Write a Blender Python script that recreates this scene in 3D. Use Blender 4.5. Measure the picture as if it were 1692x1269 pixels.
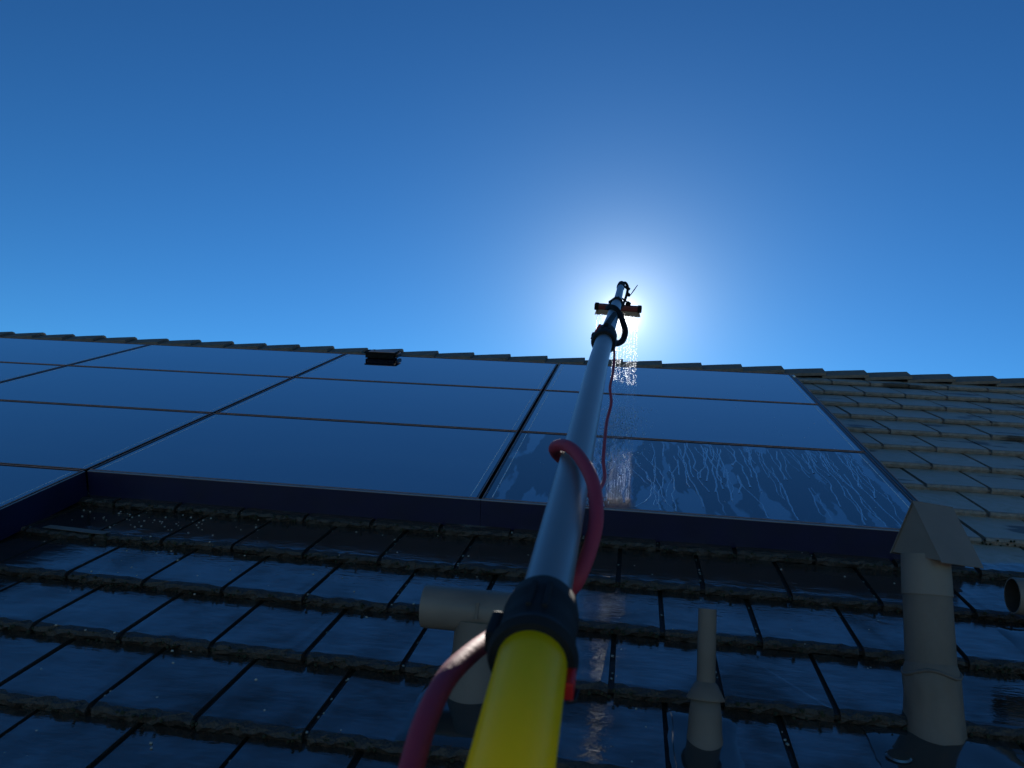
import bpy, bmesh, math, random
from mathutils import Vector, Matrix, noise
random.seed(7)
S = bpy.context.scene
for o in list(bpy.data.objects): bpy.data.objects.remove(o)
C = S.collection
PITCH = math.radians(28)                       # roof pitch
# roof frame: u along the eaves, v up the slope, n out of the slope (metres)
RF = Matrix.Rotation(PITCH, 4, 'X')
def R2W(u, v, n): return RF @ Vector((u, v, n))

# ------------------------------------------------------------------ camera
cam_d = bpy.data.cameras.new('camera'); cam = bpy.data.objects.new('camera', cam_d); C.objects.link(cam)
right = Vector((0.98712878, 0.15887293, 0.01833498))
up = -Vector((0.05038456, -0.2001334, -0.97847229))
back = -Vector((-0.15178332, 0.96680195, -0.20556219))
CP = Vector((-1.09975, -2.79375, 1.04709))
m = Matrix(((right.x, up.x, back.x, CP.x), (right.y, up.y, back.y, CP.y), (right.z, up.z, back.z, CP.z), (0, 0, 0, 1)))
cam.matrix_world = RF @ m
cam_d.sensor_width = 36; cam_d.lens = 27.683; cam_d.clip_start = .02; cam_d.clip_end = 5000
cam_d.dof.use_dof = True; cam_d.dof.focus_distance = 4.2; cam_d.dof.aperture_fstop = 10.5
S.camera = cam

# ------------------------------------------------------------------ sky, sun, exposure
sun_dir = (RF @ Vector((-0.0178, 0.9931, -0.1168))).normalized()
elev = math.asin(sun_dir.z); azim = math.atan2(sun_dir.x, sun_dir.y)
W = bpy.data.worlds.new('World'); S.world = W; W.use_nodes = True
nt = W.node_tree; nt.nodes.clear()
def N(t, **k):
    n = nt.nodes.new(t)
    for a, b in k.items(): setattr(n, a, b)
    return n
L = lambda a, b: nt.links.new(a, b)
sky = N('ShaderNodeTexSky', sky_type='NISHITA', sun_disc=False, sun_elevation=elev, sun_rotation=azim)
sky.altitude = 200; sky.air_density = 1.0; sky.dust_density = 0.05; sky.ozone_density = 4.0
# a clear, deep-blue winter sky: contrast and tint of the sky as the photograph shows it
gam = N('ShaderNodeGamma'); gam.inputs[1].default_value = 1.55
tint = N('ShaderNodeMix', data_type='RGBA', blend_type='MULTIPLY'); tint.inputs[0].default_value = 1
tint.inputs[7].default_value = (.262, .487, .502, 1)
bg = N('ShaderNodeBackground'); bg.inputs[1].default_value = 0.0500
L(sky.outputs[0], gam.inputs[0]); L(gam.outputs[0], tint.inputs[6]); L(tint.outputs[2], bg.inputs[0])
# the aureole round the sun: brightness falls with the angle from it
tc = N('ShaderNodeTexCoord'); dt = N('ShaderNodeVectorMath', operation='DOT_PRODUCT')
dt.inputs[1].default_value = sun_dir
nrm = N('ShaderNodeVectorMath', operation='NORMALIZE'); L(tc.outputs['Generated'], nrm.inputs[0]); L(nrm.outputs[0], dt.inputs[0])
ac = N('ShaderNodeMath', operation='ARCCOSINE'); L(dt.outputs['Value'], ac.inputs[0])
def lobe(width, col, strength, power=1.0):
    d = N('ShaderNodeMath', operation='DIVIDE'); L(ac.outputs[0], d.inputs[0]); d.inputs[1].default_value = width
    p = N('ShaderNodeMath', operation='POWER'); L(d.outputs[0], p.inputs[0]); p.inputs[1].default_value = power
    g = N('ShaderNodeMath', operation='MULTIPLY'); L(p.outputs[0], g.inputs[0]); g.inputs[1].default_value = -1
    e = N('ShaderNodeMath', operation='EXPONENT'); L(g.outputs[0], e.inputs[0])
    s = N('ShaderNodeMath', operation='MULTIPLY'); L(e.outputs[0], s.inputs[0]); s.inputs[1].default_value = strength
    b = N('ShaderNodeBackground'); b.inputs[0].default_value = (*col, 1); L(s.outputs[0], b.inputs[1]); return b
acc = bg
for a in ((math.radians(.5), (1, .98, .93), 4.5, 1.25), (math.radians(2.6), (.92, .97, .94), .55, 1.1), (math.radians(7.0), (.95, .95, .62), .085, 1.2)):
    ad = N('ShaderNodeAddShader'); L(acc.outputs[0], ad.inputs[0]); L(lobe(*a).outputs[0], ad.inputs[1]); acc = ad
wo = N('ShaderNodeOutputWorld'); L(acc.outputs[0], wo.inputs[0])

sd = bpy.data.lights.new('sun', 'SUN'); sd.energy = 5.0; sd.angle = math.radians(.5); sd.color = (1, .94, .85)
so = bpy.data.objects.new('sun', sd); C.objects.link(so)
so.rotation_mode = 'QUATERNION'; so.rotation_quaternion = sun_dir.to_track_quat('Z', 'Y'); so.location = (0, 0, 20)
S.view_settings.view_transform = 'Standard'; S.view_settings.look = 'None'
S.view_settings.exposure = 0.70; S.view_settings.gamma = 1
S.view_settings.use_curve_mapping = False
S.cycles.max_bounces = 8; S.cycles.transparent_max_bounces = 8

# ------------------------------------------------------------------ materials
class Mat:
    def __init__(s, name):
        s.m = bpy.data.materials.new(name); s.m.use_nodes = True; s.t = s.m.node_tree
        s.b = s.t.nodes['Principled BSDF']
    def n(s, t, **k):
        x = s.t.nodes.new(t)
        for a, b in k.items(): setattr(x, a, b)
        return x
    def l(s, a, b): s.t.links.new(a, b)
    def set(s, **k):
        for a, b in k.items():
            i = s.b.inputs[a.replace('_', ' ')]
            i.default_value = (*b, 1) if isinstance(b, tuple) and len(b) == 3 and i.type == 'RGBA' else b
        return s
    def noise(s, scale, detail=3, vec=None, rough=.55):
        x = s.n('ShaderNodeTexNoise'); x.inputs['Scale'].default_value = scale; x.inputs['Detail'].default_value = detail
        x.inputs['Roughness'].default_value = rough
        if vec is not None: s.l(vec, x.inputs['Vector'])
        return x.outputs[0]
    def ramp(s, fac, stops):
        r = s.n('ShaderNodeValToRGB'); e = r.color_ramp.elements
        while len(e) < len(stops): e.new(.5)
        for el, (p, c) in zip(e, stops):
            el.position = p; el.color = (*c, 1) if isinstance(c, tuple) else (c, c, c, 1)
        s.l(fac, r.inputs[0]); return r.outputs[0]
    def math(s, op, a, b=None, clamp=False):
        x = s.n('ShaderNodeMath', operation=op, use_clamp=clamp)
        for i, q in enumerate((a, b)):
            if q is None: continue
            if isinstance(q, (int, float)): x.inputs[i].default_value = q
            else: s.l(q, x.inputs[i])
        return x.outputs[0]
    def mix(s, f, a, b):
        x = s.n('ShaderNodeMix', data_type='RGBA')
        for i, q in ((0, f), (6, a), (7, b)):
            if isinstance(q, (int, float)): x.inputs[i].default_value = q if i == 0 else (q, q, q, 1)
            elif isinstance(q, tuple): x.inputs[i].default_value = (*q, 1)
            else: s.l(q, x.inputs[i])
        return x.outputs[2]
    def bump(s, h, strength, dist=.01, prev=None):
        x = s.n('ShaderNodeBump'); x.inputs['Strength'].default_value = strength; x.inputs['Distance'].default_value = dist
        s.l(h, x.inputs['Height'])
        if prev is not None: s.l(prev, x.inputs['Normal'])
        return x.outputs[0]
    def roofco(s, scale=(1, 1, 1)):
        """position in the roof's own directions: x = u, y = v, z = n"""
        g = s.n('ShaderNodeNewGeometry'); r = s.n('ShaderNodeVectorRotate', rotation_type='X_AXIS')
        s.l(g.outputs['Position'], r.inputs['Vector']); r.inputs['Angle'].default_value = -PITCH
        mp = s.n('ShaderNodeMapping'); mp.inputs['Scale'].default_value = scale; s.l(r.outputs[0], mp.inputs[0])
        return r.outputs[0], mp.outputs[0]

def simple(name, col, rough=.5, metal=0, bump=0, bscale=60, var=.25, **k):
    M = Mat(name).set(Roughness=rough, Metallic=metal, **k)
    tcn = M.n('ShaderNodeTexCoord').outputs['Object']
    nz = M.noise(bscale * .25, 4, tcn)
    M.l(M.mix(nz, tuple(c * (1 - var) for c in col), tuple(min(1, c * (1 + var)) for c in col)), M.b.inputs['Base Color'])
    M.l(M.math('MULTIPLY_ADD', nz, .15), M.b.inputs['Roughness'])
    M.t.links[-1].from_node.inputs[2].default_value = rough - .07
    if bump: M.l(M.bump(M.noise(bscale, 4, tcn), bump, .002), M.b.inputs['Normal'])
    return M.m

def wet_mask(M, P):
    """1 where the roof is soaked: below the panels' foot, and dribbles beside them"""
    sp = M.n('ShaderNodeSeparateXYZ'); M.l(P, sp.inputs[0])
    mp = M.n('ShaderNodeMapping'); mp.inputs['Scale'].default_value = (1, 1, .02); M.l(P, mp.inputs[0])
    nz = M.noise(3.2, 4, mp.outputs[0])
    a = M.math('MULTIPLY_ADD', nz, .5); a.node.inputs[2].default_value = -.19      # wandering edge of v
    d = M.math('SUBTRACT', a, sp.outputs[1])
    e = M.math('MULTIPLY_ADD', d, 14.0, True); e.node.inputs[2].default_value = .5
    # damp tongues creeping out from under the array's edge
    mp2 = M.n('ShaderNodeMapping'); mp2.inputs['Scale'].default_value = (1.1, 2.6, .02); mp2.inputs['Location'].default_value = (3.1, .4, 0); M.l(P, mp2.inputs[0])
    t = M.ramp(M.noise(2.3, 3, mp2.outputs[0]), [(.60, 0.0), (.64, 1.0)])
    return e, M.math('MAXIMUM', e, M.math('MULTIPLY', t, .8), True)

def tile_top():
    M = Mat('concrete_tile_surface'); P, Q = M.roofco((1, 1, 1))
    wm, damp = wet_mask(M, P)
    n1 = M.noise(9, 5, P); n2 = M.noise(140, 3, P)
    oi = M.n('ShaderNodeObjectInfo').outputs['Random']
    base = M.mix(n1, (.29, .225, .19), (.48, .39, .33))
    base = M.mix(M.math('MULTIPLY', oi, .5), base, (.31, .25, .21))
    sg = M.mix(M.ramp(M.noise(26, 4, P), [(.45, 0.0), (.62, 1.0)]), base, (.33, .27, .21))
    wetc = M.mix(n1, (.018, .012, .010), (.055, .036, .027))
    M.l(M.mix(damp, sg, wetc), M.b.inputs['Base Color'])
    # roughness: puddled film is a mirror, dry concrete is matt
    film = M.ramp(M.noise(13, 4, P), [(.36, .025), (.74, .17)])
    M.l(M.mix(wm, .5, film), M.b.inputs['Roughness'])
    M.l(M.mix(wm, .5, .55), M.b.inputs['Specular IOR Level'])
    pat = M.ramp(M.noise(5.5, 3, P), [(.36, 0.0), (.66, 1.0)])
    M.l(M.mix(wm, 1.5, M.math('ADD', M.mix(pat, 1.34, 2.45), M.math('MULTIPLY', oi, .35))), M.b.inputs['IOR'])
    # dry: grain; wet: slow ripples of the running film, wider across than down
    _, Q2 = M.roofco((1, 2.6, 1))
    rip = M.math('ADD', M.math('MULTIPLY', M.noise(13, 3, Q2), 1.0), M.math('MULTIPLY', M.noise(62, 3, Q2), .20))
    g = M.mix(wm, M.math('MULTIPLY', n2, .55), rip)
    M.l(M.bump(g, .34, .0045), M.b.inputs['Normal'])
    return M.m

def tile_lip():
    M = Mat('rough_tile_lip'); P, Q = M.roofco()
    wm, damp = wet_mask(M, P)
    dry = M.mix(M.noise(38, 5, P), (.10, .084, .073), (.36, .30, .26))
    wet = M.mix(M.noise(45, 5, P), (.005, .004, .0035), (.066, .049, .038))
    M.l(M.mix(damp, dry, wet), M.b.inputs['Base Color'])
    M.l(M.mix(wm, .9, .48), M.b.inputs['Roughness'])
    M.l(M.bump(M.noise(130, 5, P), .9, .008), M.b.inputs['Normal'])
    return M.m

def panel_glass(streaky):
    M = Mat('panel_glass_with_water_streaks' if streaky else 'panel_glass'); P, Q = M.roofco((1, 1, 1))
    M.set(Roughness=.045, IOR=2.7, Coat_Weight=1.0, Coat_IOR=2.2, Coat_Roughness=.03)
    cell = M.noise(1.3, 2, P)
    col = M.mix(cell, (.0025, .007, .022), (.004, .010, .03))
    # faint smears of dried dirt
    _, Qs = M.roofco((1.0, 3.5, 1))
    sm = M.ramp(M.noise(1.1, 5, Qs), [(.50, 0.0), (.58, 1.0)])
    col = M.mix(M.math('MULTIPLY', sm, .6), col, (.025, .032, .045))
    rough = M.mix(sm, .03, .10)
    if streaky:
        wq = M.n('ShaderNodeMapping'); wq.inputs['Scale'].default_value = (1, .10, 1); M.l(P, wq.inputs[0])
        wob = M.noise(6.0, 3, P)
        av = M.n('ShaderNodeVectorMath', operation='MULTIPLY_ADD'); cb = M.n('ShaderNodeCombineXYZ')
        M.l(wob, cb.inputs[0]); M.l(cb.outputs[0], av.inputs[0]); av.inputs[1].default_value = (.10, 0, 0); M.l(wq.outputs[0], av.inputs[2])
        nz = M.noise(11.0, 3, av.outputs[0], .5)
        big = M.noise(6.5, 2, av.outputs[0])
        sp = M.n('ShaderNodeSeparateXYZ'); M.l(P, sp.inputs[0])
        g = M.n('ShaderNodeMapRange'); g.inputs[1].default_value = .12; g.inputs[2].default_value = .45; M.l(sp.outputs[1], g.inputs[0])
        g2 = M.n('ShaderNodeMapRange'); g2.inputs[1].default_value = 1.02; g2.inputs[2].default_value = .86; M.l(sp.outputs[1], g2.inputs[0])
        v = M.math('ADD', M.math('MULTIPLY', nz, .55), M.math('MULTIPLY', big, .45))
        v = M.math('ADD', v, M.math('MULTIPLY', M.math('MULTIPLY', g.outputs[0], g2.outputs[0]), .06))
        dry = M.ramp(v, [(.500, 0.0), (.512, 1.0)])     # film has run off here: dull, thin dirt shows
        col = M.mix(dry, col, (.006, .008, .014))
        rough = M.mix(dry, rough, .10)
        ior = M.mix(dry, 2.8, 2.5); M.l(ior, M.b.inputs['IOR'])
        M.l(M.mix(dry, 1.0, .18), M.b.inputs['Coat Weight'])
        _, Qr = M.roofco((1, 3, 1))
        M.l(M.bump(M.noise(55, 3, Qr), .05, .002), M.b.inputs['Normal'])
    else:
        _, Qr = M.roofco((1, 1.6, 1))
        M.l(M.bump(M.noise(3.0, 2, Qr), .02, .01), M.b.inputs['Normal'])
    M.l(col, M.b.inputs['Base Color']); M.l(rough, M.b.inputs['Roughness'])
    return M.m

def brushed_pole():
    M = Mat('blue_grey_pole_lacquer'); tcn = M.n('ShaderNodeTexCoord').outputs['Object']
    M.set(Metallic=.35, Roughness=.36)
    c = M.mix(M.noise(8, 4, tcn), (.13, .145, .16), (.18, .195, .21)); M.l(c, M.b.inputs['Base Color'])
    M.l(M.bump(M.noise(260, 3, tcn), .12, .0006), M.b.inputs['Normal']); return M.m

def debris_mat():
    M = Mat('pale_grit'); oi = M.n('ShaderNodeTexCoord').outputs['Object']
    M.l(M.mix(M.noise(60, 2, oi), (.10, .09, .08), (.62, .58, .52)), M.b.inputs['Base Color']); M.set(Roughness=.4); return M.m

M_TOP = tile_top(); M_LIP = tile_lip()
M_GLASS = panel_glass(False); M_GLASS2 = panel_glass(True)
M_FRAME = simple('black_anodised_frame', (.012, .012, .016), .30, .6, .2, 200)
M_EDGE = simple('pale_edge_metal', (.50, .31, .27), .45, .3, 0, 200)  # pale base colour paints the highlights on frame and rail edges
M_SKIRT = simple('navy_trim_sheet', (.0012, .003, .032), .5, .0, .15, 40, .5)
M_BUS = simple('silver_ribbon', (.80, .84, .88), .5, .2, 0)
M_VENT = simple('grey_painted_vent_metal', (.112, .088, .075), .6, 0, .6, 34, .45)
M_VENT2 = simple('paler_grey_cowl_metal', (.150, .124, .108), .55, 0, .3, 26, .40)
M_LEAD = simple('wet_lead_flashing', (.030, .029, .028), .07, 0, .2, 22, .3, IOR=1.9)
M_DARK = simple('black_plastic', (.010, .010, .011), .75, 0, .3, 90, Specular_IOR_Level=.08)
M_INSIDE = simple('dark_cowl_inside', (.03, .026, .024), .9, 0, .3, 60)  # inner wall of the cowl drums, darker than the outside
M_YEL = simple('yellow_pole_coating', (1.0, .66, .010), .33, 0, .10, 300, .04)
_t = M_YEL.node_tree; _p = _t.nodes['Principled BSDF']; _o = _t.nodes['Material Output']
_tr = _t.nodes.new('ShaderNodeBsdfTranslucent'); _tr.inputs[0].default_value = (1, .86, .02, 1); _mx = _t.nodes.new('ShaderNodeMixShader'); _mx.inputs[0].default_value = .68
_t.links.new(_p.outputs[0], _mx.inputs[1]); _t.links.new(_tr.outputs[0], _mx.inputs[2]); _t.links.new(_mx.outputs[0], _o.inputs[0])
M_POLE = brushed_pole()
M_CLAMP = simple('charcoal_clamp_rubber', (.014, .015, .017), .7, 0, .25, 60, Specular_IOR_Level=.15)
M_RED = simple('red_plastic', (.50, .012, .012), .35, 0, .2, 80)
M_HOSE = simple('raspberry_hose', (.28, .022, .05), .7, 0, .25, 120, .15)
M_BRUSH = simple('dark_red_brush_block', (.12, .012, .010), .5, 0, .3, 60)
M_BRIS = simple('translucent_bristles', (.42, .30, .22), .5, 0, 0)
M_WALL = simple('house_render', (.42, .39, .34), .9, 0, .4, 20)
M_GROUND = simple('pale_bounce_ground', (.38, .33, .26), .95, 0, .4, 3, .4)  # unseen ground, made pale to bounce warm sunlight up onto lips and vents
M_UNDER = simple('roofing_felt', (.012, .012, .012), .95, 0, .3, 30)
M_GRIT = debris_mat()
M_MOSS = simple('dark_moss', (.018, .022, .010), .95, 0, .8, 120, .5)
w = Mat('water').set(Base_Color=(1., 1., 1.), Roughness=.02, IOR=1.33, Transmission_Weight=1.0); M_WATER = w.m
w.l(w.mix(w.noise(40, 2, w.n('ShaderNodeTexCoord').outputs['Object']), (.96, .98, 1.), (1., 1., 1.)), w.b.inputs['Base Color'])
M_RIV = simple('pale_rivulet_water', (.13, .18, .25), .2, 0, 0, 60, .2, IOR=3.2, Coat_Weight=1.0, Coat_IOR=2.4, Coat_Roughness=.12)  # pale blue base colour stands in for sky reflected in the runs
w2 = Mat('water_drops').set(Roughness=.30, IOR=1.33, Transmission_Weight=1.0)
w2.l(w2.mix(w2.noise(40, 2, w2.n('ShaderNodeTexCoord').outputs['Object']), (.93, .96, 1.), (1., 1., 1.)), w2.b.inputs['Base Color']); M_DROP = w2.m

# ------------------------------------------------------------------ helpers
def link(name, me, mats, parent=None, mat=None):
    o = bpy.data.objects.new(name, me); C.objects.link(o)
    if not me.materials:
        for q in (mats if isinstance(mats, (list, tuple)) else [mats]): me.materials.append(q)
    if parent is not None: o.parent = parent
    if mat is not None: o.matrix_local = mat
    return o
def done(bm, name, mats, parent=None, mat=None, smooth=False):
    me = bpy.data.meshes.new(name); bmesh.ops.recalc_face_normals(bm, faces=bm.faces); bm.to_mesh(me); bm.free()
    if smooth:
        for p in me.polygons: p.use_smooth = True
        try: me.set_sharp_from_angle(angle=math.radians(40))
        except Exception: pass
    return link(name, me, mats, parent, mat)
def tag(o, label, cat, group=None, kind=None):
    if label: o['label'] = label
    if cat: o['category'] = cat
    if group: o['group'] = group
    if kind: o['kind'] = kind
    return o
def thing(name, label, cat, uvn=(0, 0, 0), group=None, upright=False, spin=0):
    o = bpy.data.objects.new(name, None); C.objects.link(o); o.empty_display_size = .1
    p = R2W(*uvn)
    o.matrix_world = Matrix.Translation(p) @ (Matrix.Rotation(spin, 4, 'Z') if upright else RF)
    return tag(o, label, cat, group)
def box(bm, x0, x1, y0, y1, z0, z1, bev=0):
    vs = [bm.verts.new((x, y, z)) for x in (x0, x1) for y in (y0, y1) for z in (z0, z1)]
    fs = [(0, 1, 3, 2), (4, 6, 7, 5), (0, 4, 5, 1), (2, 3, 7, 6), (0, 2, 6, 4), (1, 5, 7, 3)]
    F = [bm.faces.new([vs[i] for i in f]) for f in fs]
    if bev:
        es = list({e for f in F for e in f.edges})
        bmesh.ops.bevel(bm, geom=es, offset=bev, segments=2, affect='EDGES', profile=.6)
def frame_at(d):
    d = d.normalized(); a = Vector((0, 0, 1)) if abs(d.z) < .9 else Vector((1, 0, 0))
    x = d.cross(a).normalized(); return x, x.cross(d).normalized()
def tube(bm, pts, rad, seg=16, cap=True, ell=None):
    pts = [Vector(p) for p in pts]; n = len(pts); rads = rad if isinstance(rad, (list, tuple)) else [rad] * n
    rings = []; px = None
    for i, p in enumerate(pts):
        d = (pts[min(i + 1, n - 1)] - pts[max(i - 1, 0)])
        if d.length < 1e-9: d = pts[-1] - pts[0]
        d.normalize()
        if px is None: px, py = frame_at(d)
        px = (px - d * px.dot(d)).normalized(); py = px.cross(d)
        rings.append([bm.verts.new(p + (px * math.cos(2 * math.pi * k / seg) + py * math.sin(2 * math.pi * k / seg)) * rads[i]) for k in range(seg)])
    for a, b in zip(rings, rings[1:]):
        for k in range(seg): bm.faces.new((a[k], a[(k + 1) % seg], b[(k + 1) % seg], b[k]))
    if cap: bm.faces.new(rings[0]); bm.faces.new(rings[-1][::-1])
    return rings
def lathe(bm, prof, seg=32, ex=1, ey=1, cx=0, cy=0):
    """closed profile of (r, z) turned round the z axis"""
    rings = [[bm.verts.new((cx + r * ex * math.cos(2 * math.pi * k / seg), cy + r * ey * math.sin(2 * math.pi * k / seg), z)) for k in range(seg)] for r, z in prof]
    for a, b in zip(rings, rings[1:]):
        for k in range(seg): bm.faces.new((a[k], a[(k + 1) % seg], b[(k + 1) % seg], b[k]))
def spline(pts, n=8):
    P = [Vector(p) for p in pts]; out = []
    for i in range(len(P) - 1):
        a, b, c, d = P[max(i - 1, 0)], P[i], P[i + 1], P[min(i + 2, len(P) - 1)]
        for k in range(n):
            t = k / n
            out.append(.5 * ((2 * b) + (c - a) * t + (2 * a - 5 * b + 4 * c - d) * t * t + (3 * b - a - 3 * c + d) * t ** 3))
    return out + [P[-1]]
T = Matrix.Translation

# ------------------------------------------------------------------ ground
GZ = -5.2
bm = bmesh.new()
bmesh.ops.create_grid(bm, x_segments=20, y_segments=20, size=1500)
g = done(bm, 'ground', M_GROUND, None, T((0, 0, GZ))); g['kind'] = 'structure'

# ------------------------------------------------------------------ house: roof deck, walls, tiles, ridge
TN = -.100; TH = .027; TW = .2705; GAP = .016
ROWS = [-4.391, -4.083, -3.775, -3.467, -3.159, -2.85, -2.542, -2.233, -1.924, -1.615, -1.306, -.998, -.690, -.382, -.070, .245, .555, .872, 1.205, 1.545, 1.880, 2.220, 2.570, 2.930, 3.300]
U0 = -2.19
RV = 3.60          # ridge line
UL, UR = -9.5, 5.5
house = thing('house', 'house roofed in dark flat concrete tiles, soaked below the solar panels, dry at right', 'house')
bm = bmesh.new()
sp_ = [(-4.5, -.165), (RV + .01, -.165), (RV + .01, -.26), (-4.5, -.26)]
lo = [bm.verts.new((UL, y, z)) for y, z in sp_]; hi = [bm.verts.new((UR, y, z)) for y, z in sp_]
for k in range(4): bm.faces.new((lo[k], lo[(k + 1) % 4], hi[(k + 1) % 4], hi[k]))
bm.faces.new(lo); bm.faces.new(hi[::-1])
done(bm, 'roof_deck', M_UNDER, house)
# far slope, falling away behind the ridge, as a plain tiled sheet with stepped courses
bm = bmesh.new()
iv = RF.inverted()
apex = R2W(0, RV, -.10)
ys = [apex.y + i * .29 for i in range(26)]
for i in range(25):
    z0 = apex.z - (ys[i] - apex.y) * math.tan(PITCH) + .012; z1 = apex.z - (ys[i + 1] - apex.y) * math.tan(PITCH) + .034
    q = [iv @ Vector((x, y, z)) for x, y, z in ((UL, ys[i], z0), (UR, ys[i], z0), (UR, ys[i + 1], z1), (UL, ys[i + 1], z1))]
    q2 = [iv @ Vector((x, y, z)) for x, y, z in ((UL, ys[i + 1], z1), (UR, ys[i + 1], z1), (UR, ys[i + 1], z1 - .034), (UL, ys[i + 1], z1 - .034))]
    for s in (q, q2): bm.faces.new([bm.verts.new(v) for v in s])
done(bm, 'far_roof_slope', M_TOP, house)
# walls
ey = R2W(0, -4.1, -.3); fy = 2 * apex.y - ey.y
for y0, y1 in ((ey.y, ey.y + .25), (fy - .25, fy)):
    bm = bmesh.new(); box(bm, UL + .4, UR - .4, y0, y1, GZ, ey.z); done(bm, 'wall', M_WALL, house, iv)
for xs in (UL + .4, UR - .65):
    bm = bmesh.new()
    pr = [(ey.y + .25, GZ), (fy - .25, GZ), (fy - .25, ey.z), (apex.y, apex.z - .3), (ey.y + .25, ey.z)]
    a = [bm.verts.new((xs, y, z)) for y, z in pr]; b = [bm.verts.new((xs + .25, y, z)) for y, z in pr]
    for k in range(5): bm.faces.new((a[k], a[(k + 1) % 5], b[(k + 1) % 5], b[k]))
    bm.faces.new(a); bm.faces.new(b[::-1])
    done(bm, 'gable_wall', M_WALL, house, iv)

def tile_geo(bm, rnd, L0, off=(0, 0, 0), w=TW, amp=1.0):
    """one flat interlocking tile: slab, low side channel, broken front lip"""
    ox, oy, oz = off
    ns = 13; w1 = w - GAP
    drop = lambda y: -TH * .98 * y / .31
    top, mid, bot = [], [], []
    y0 = 0
    U = lambda p, q: rnd.uniform(p, q) * amp
    for i in range(ns + 1):
        x = w1 * i / ns
        j = U(-.006, .010) if 0 < i < ns else U(-.002, .003)
        top.append(bm.verts.new((ox + x, oy + j + U(0, .006), oz - .0015 + U(-.0045, .0012))))
        mid.append(bm.verts.new((ox + x, oy - .005 + j, oz - TH * .4 + U(-.003, .003))))
        bot.append(bm.verts.new((ox + x, oy + .001 + U(-.005, .005), oz - TH + U(-.0026, .003))))
    bev = [bm.verts.new((ox + w1 * i / ns, oy + .008 + .010 * amp + U(-.006, .008), oz + drop(.012) + .0002)) for i in range(ns + 1)]
    bk = [bm.verts.new((ox + x, oy + L0, oz + drop(L0))) for x in (0, w1)]
    f = []
    f.append(bm.faces.new([*bev, bk[1], bk[0]]))
    for i in range(ns):
        q = bm.faces.new((top[i], top[i + 1], bev[i + 1], bev[i])); q.material_index = 1
        for A, B in ((mid, top), (bot, mid)):
            q = bm.faces.new((A[i], A[i + 1], B[i + 1], B[i])); q.material_index = 1
    # sides
    for s, x in ((0, 0), (-1, w1)):
        q1 = bm.verts.new((ox + x, oy + L0, oz + drop(L0) - TH))
        q = bm.faces.new((bot[s], mid[s], top[s], bev[s], bk[s], q1)); q.material_index = 1
    # channel
    c0 = rnd.uniform(.006, .014); cz = -.013
    a = [bm.verts.new(p) for p in ((ox + w1, oy + c0, oz + cz), (ox + w + .004, oy + c0, oz + cz), (ox + w + .004, oy + L0, oz + cz + drop(L0)), (ox + w1, oy + L0, oz + cz + drop(L0)),
                                   (ox + w1, oy + c0, oz - TH + .002), (ox + w + .004, oy + c0, oz - TH + .002))]
    q = bm.faces.new(a[:4]); q.material_index = 1
    q = bm.faces.new((a[4], a[5], a[1], a[0])); q.material_index = 1

variants = {}
def variant(k, L0, amp):
    key = (k, round(L0, 3), amp)
    if key not in variants:
        bm = bmesh.new(); tile_geo(bm, random.Random(k * 31 + int(L0 * 1000)), L0, amp=amp)
        me = bpy.data.meshes.new('tile'); bmesh.ops.recalc_face_normals(bm, faces=bm.faces); bm.to_mesh(me); bm.free()
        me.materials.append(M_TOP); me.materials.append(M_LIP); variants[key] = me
    return variants[key]
Rm = Matrix(((right.x, right.y, right.z), (-up.x, -up.y, -up.z), (-back.x, -back.y, -back.z)))
def in_view(u, v, n=TN):
    d = Rm @ (Vector((u, v, n)) - CP)
    if d.z < .05: return False
    return -880 < 1301 * d.x / d.z < 880 and 1301 * d.y / d.z < 670
PW, PH, PG = 1.6543, 1.0, .014       # panel pitch along u, along v, gap
def under(u0, u1, v0, v1):           # wholly hidden below the array
    if v0 > .12 and v1 < 2.75 and u1 < -.05: return True
    return v0 > -.88 and v1 < 2.75 and u1 < -2 * PW - .12
rnd = random.Random(5)
rest = bmesh.new(); ntile = 0
holes = [(-1.46, -1.04), (-.375, -1.0), (-.897, -1.16)]
for r, v0 in enumerate(ROWS):
    v1 = ROWS[r + 1] if r + 1 < len(ROWS) else RV - .03
    ph = U0 if r % 2 else U0 + TW / 2          # bond: half a tile per course
    k = math.floor((UL - ph) / TW) + 1
    while ph + TW * (k + 1) < UR:
        u = ph + TW * k; k += 1
        L0 = v1 - v0 + (.06 if r + 1 < len(ROWS) else 0)
        if under(u, u + TW, v0, v1): continue
        jz = rnd.uniform(-.0012, .0018); jr = rnd.gauss(0, .004); jt = rnd.gauss(0, .0035); jy = rnd.gauss(0, .0025); kk = rnd.randrange(7)
        vis = any(in_view(a, b) for a in (u, u + TW) for b in (v0, v1))
        hidden = (v0 > .1 and u + TW < .0) or (v0 > -.72 and u + TW < -2 * PW - .06 and v0 < 3)
        if vis and not hidden:
            m = T((u, v0 + jy, TN + jz)) @ Matrix.Rotation(jr, 4, 'Z') @ Matrix.Rotation(jt, 4, 'Y')
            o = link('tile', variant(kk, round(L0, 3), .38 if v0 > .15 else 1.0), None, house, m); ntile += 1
        else:
            tile_geo(rest, random.Random(kk), L0, (u, v0, TN))
print('tiles as parts', ntile)
me = bpy.data.meshes.new('outer_tiles'); rest.to_mesh(me); rest.free(); o = link('outer_tiles', me, [M_TOP, M_LIP], house); o['kind'] = 'stuff'

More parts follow.
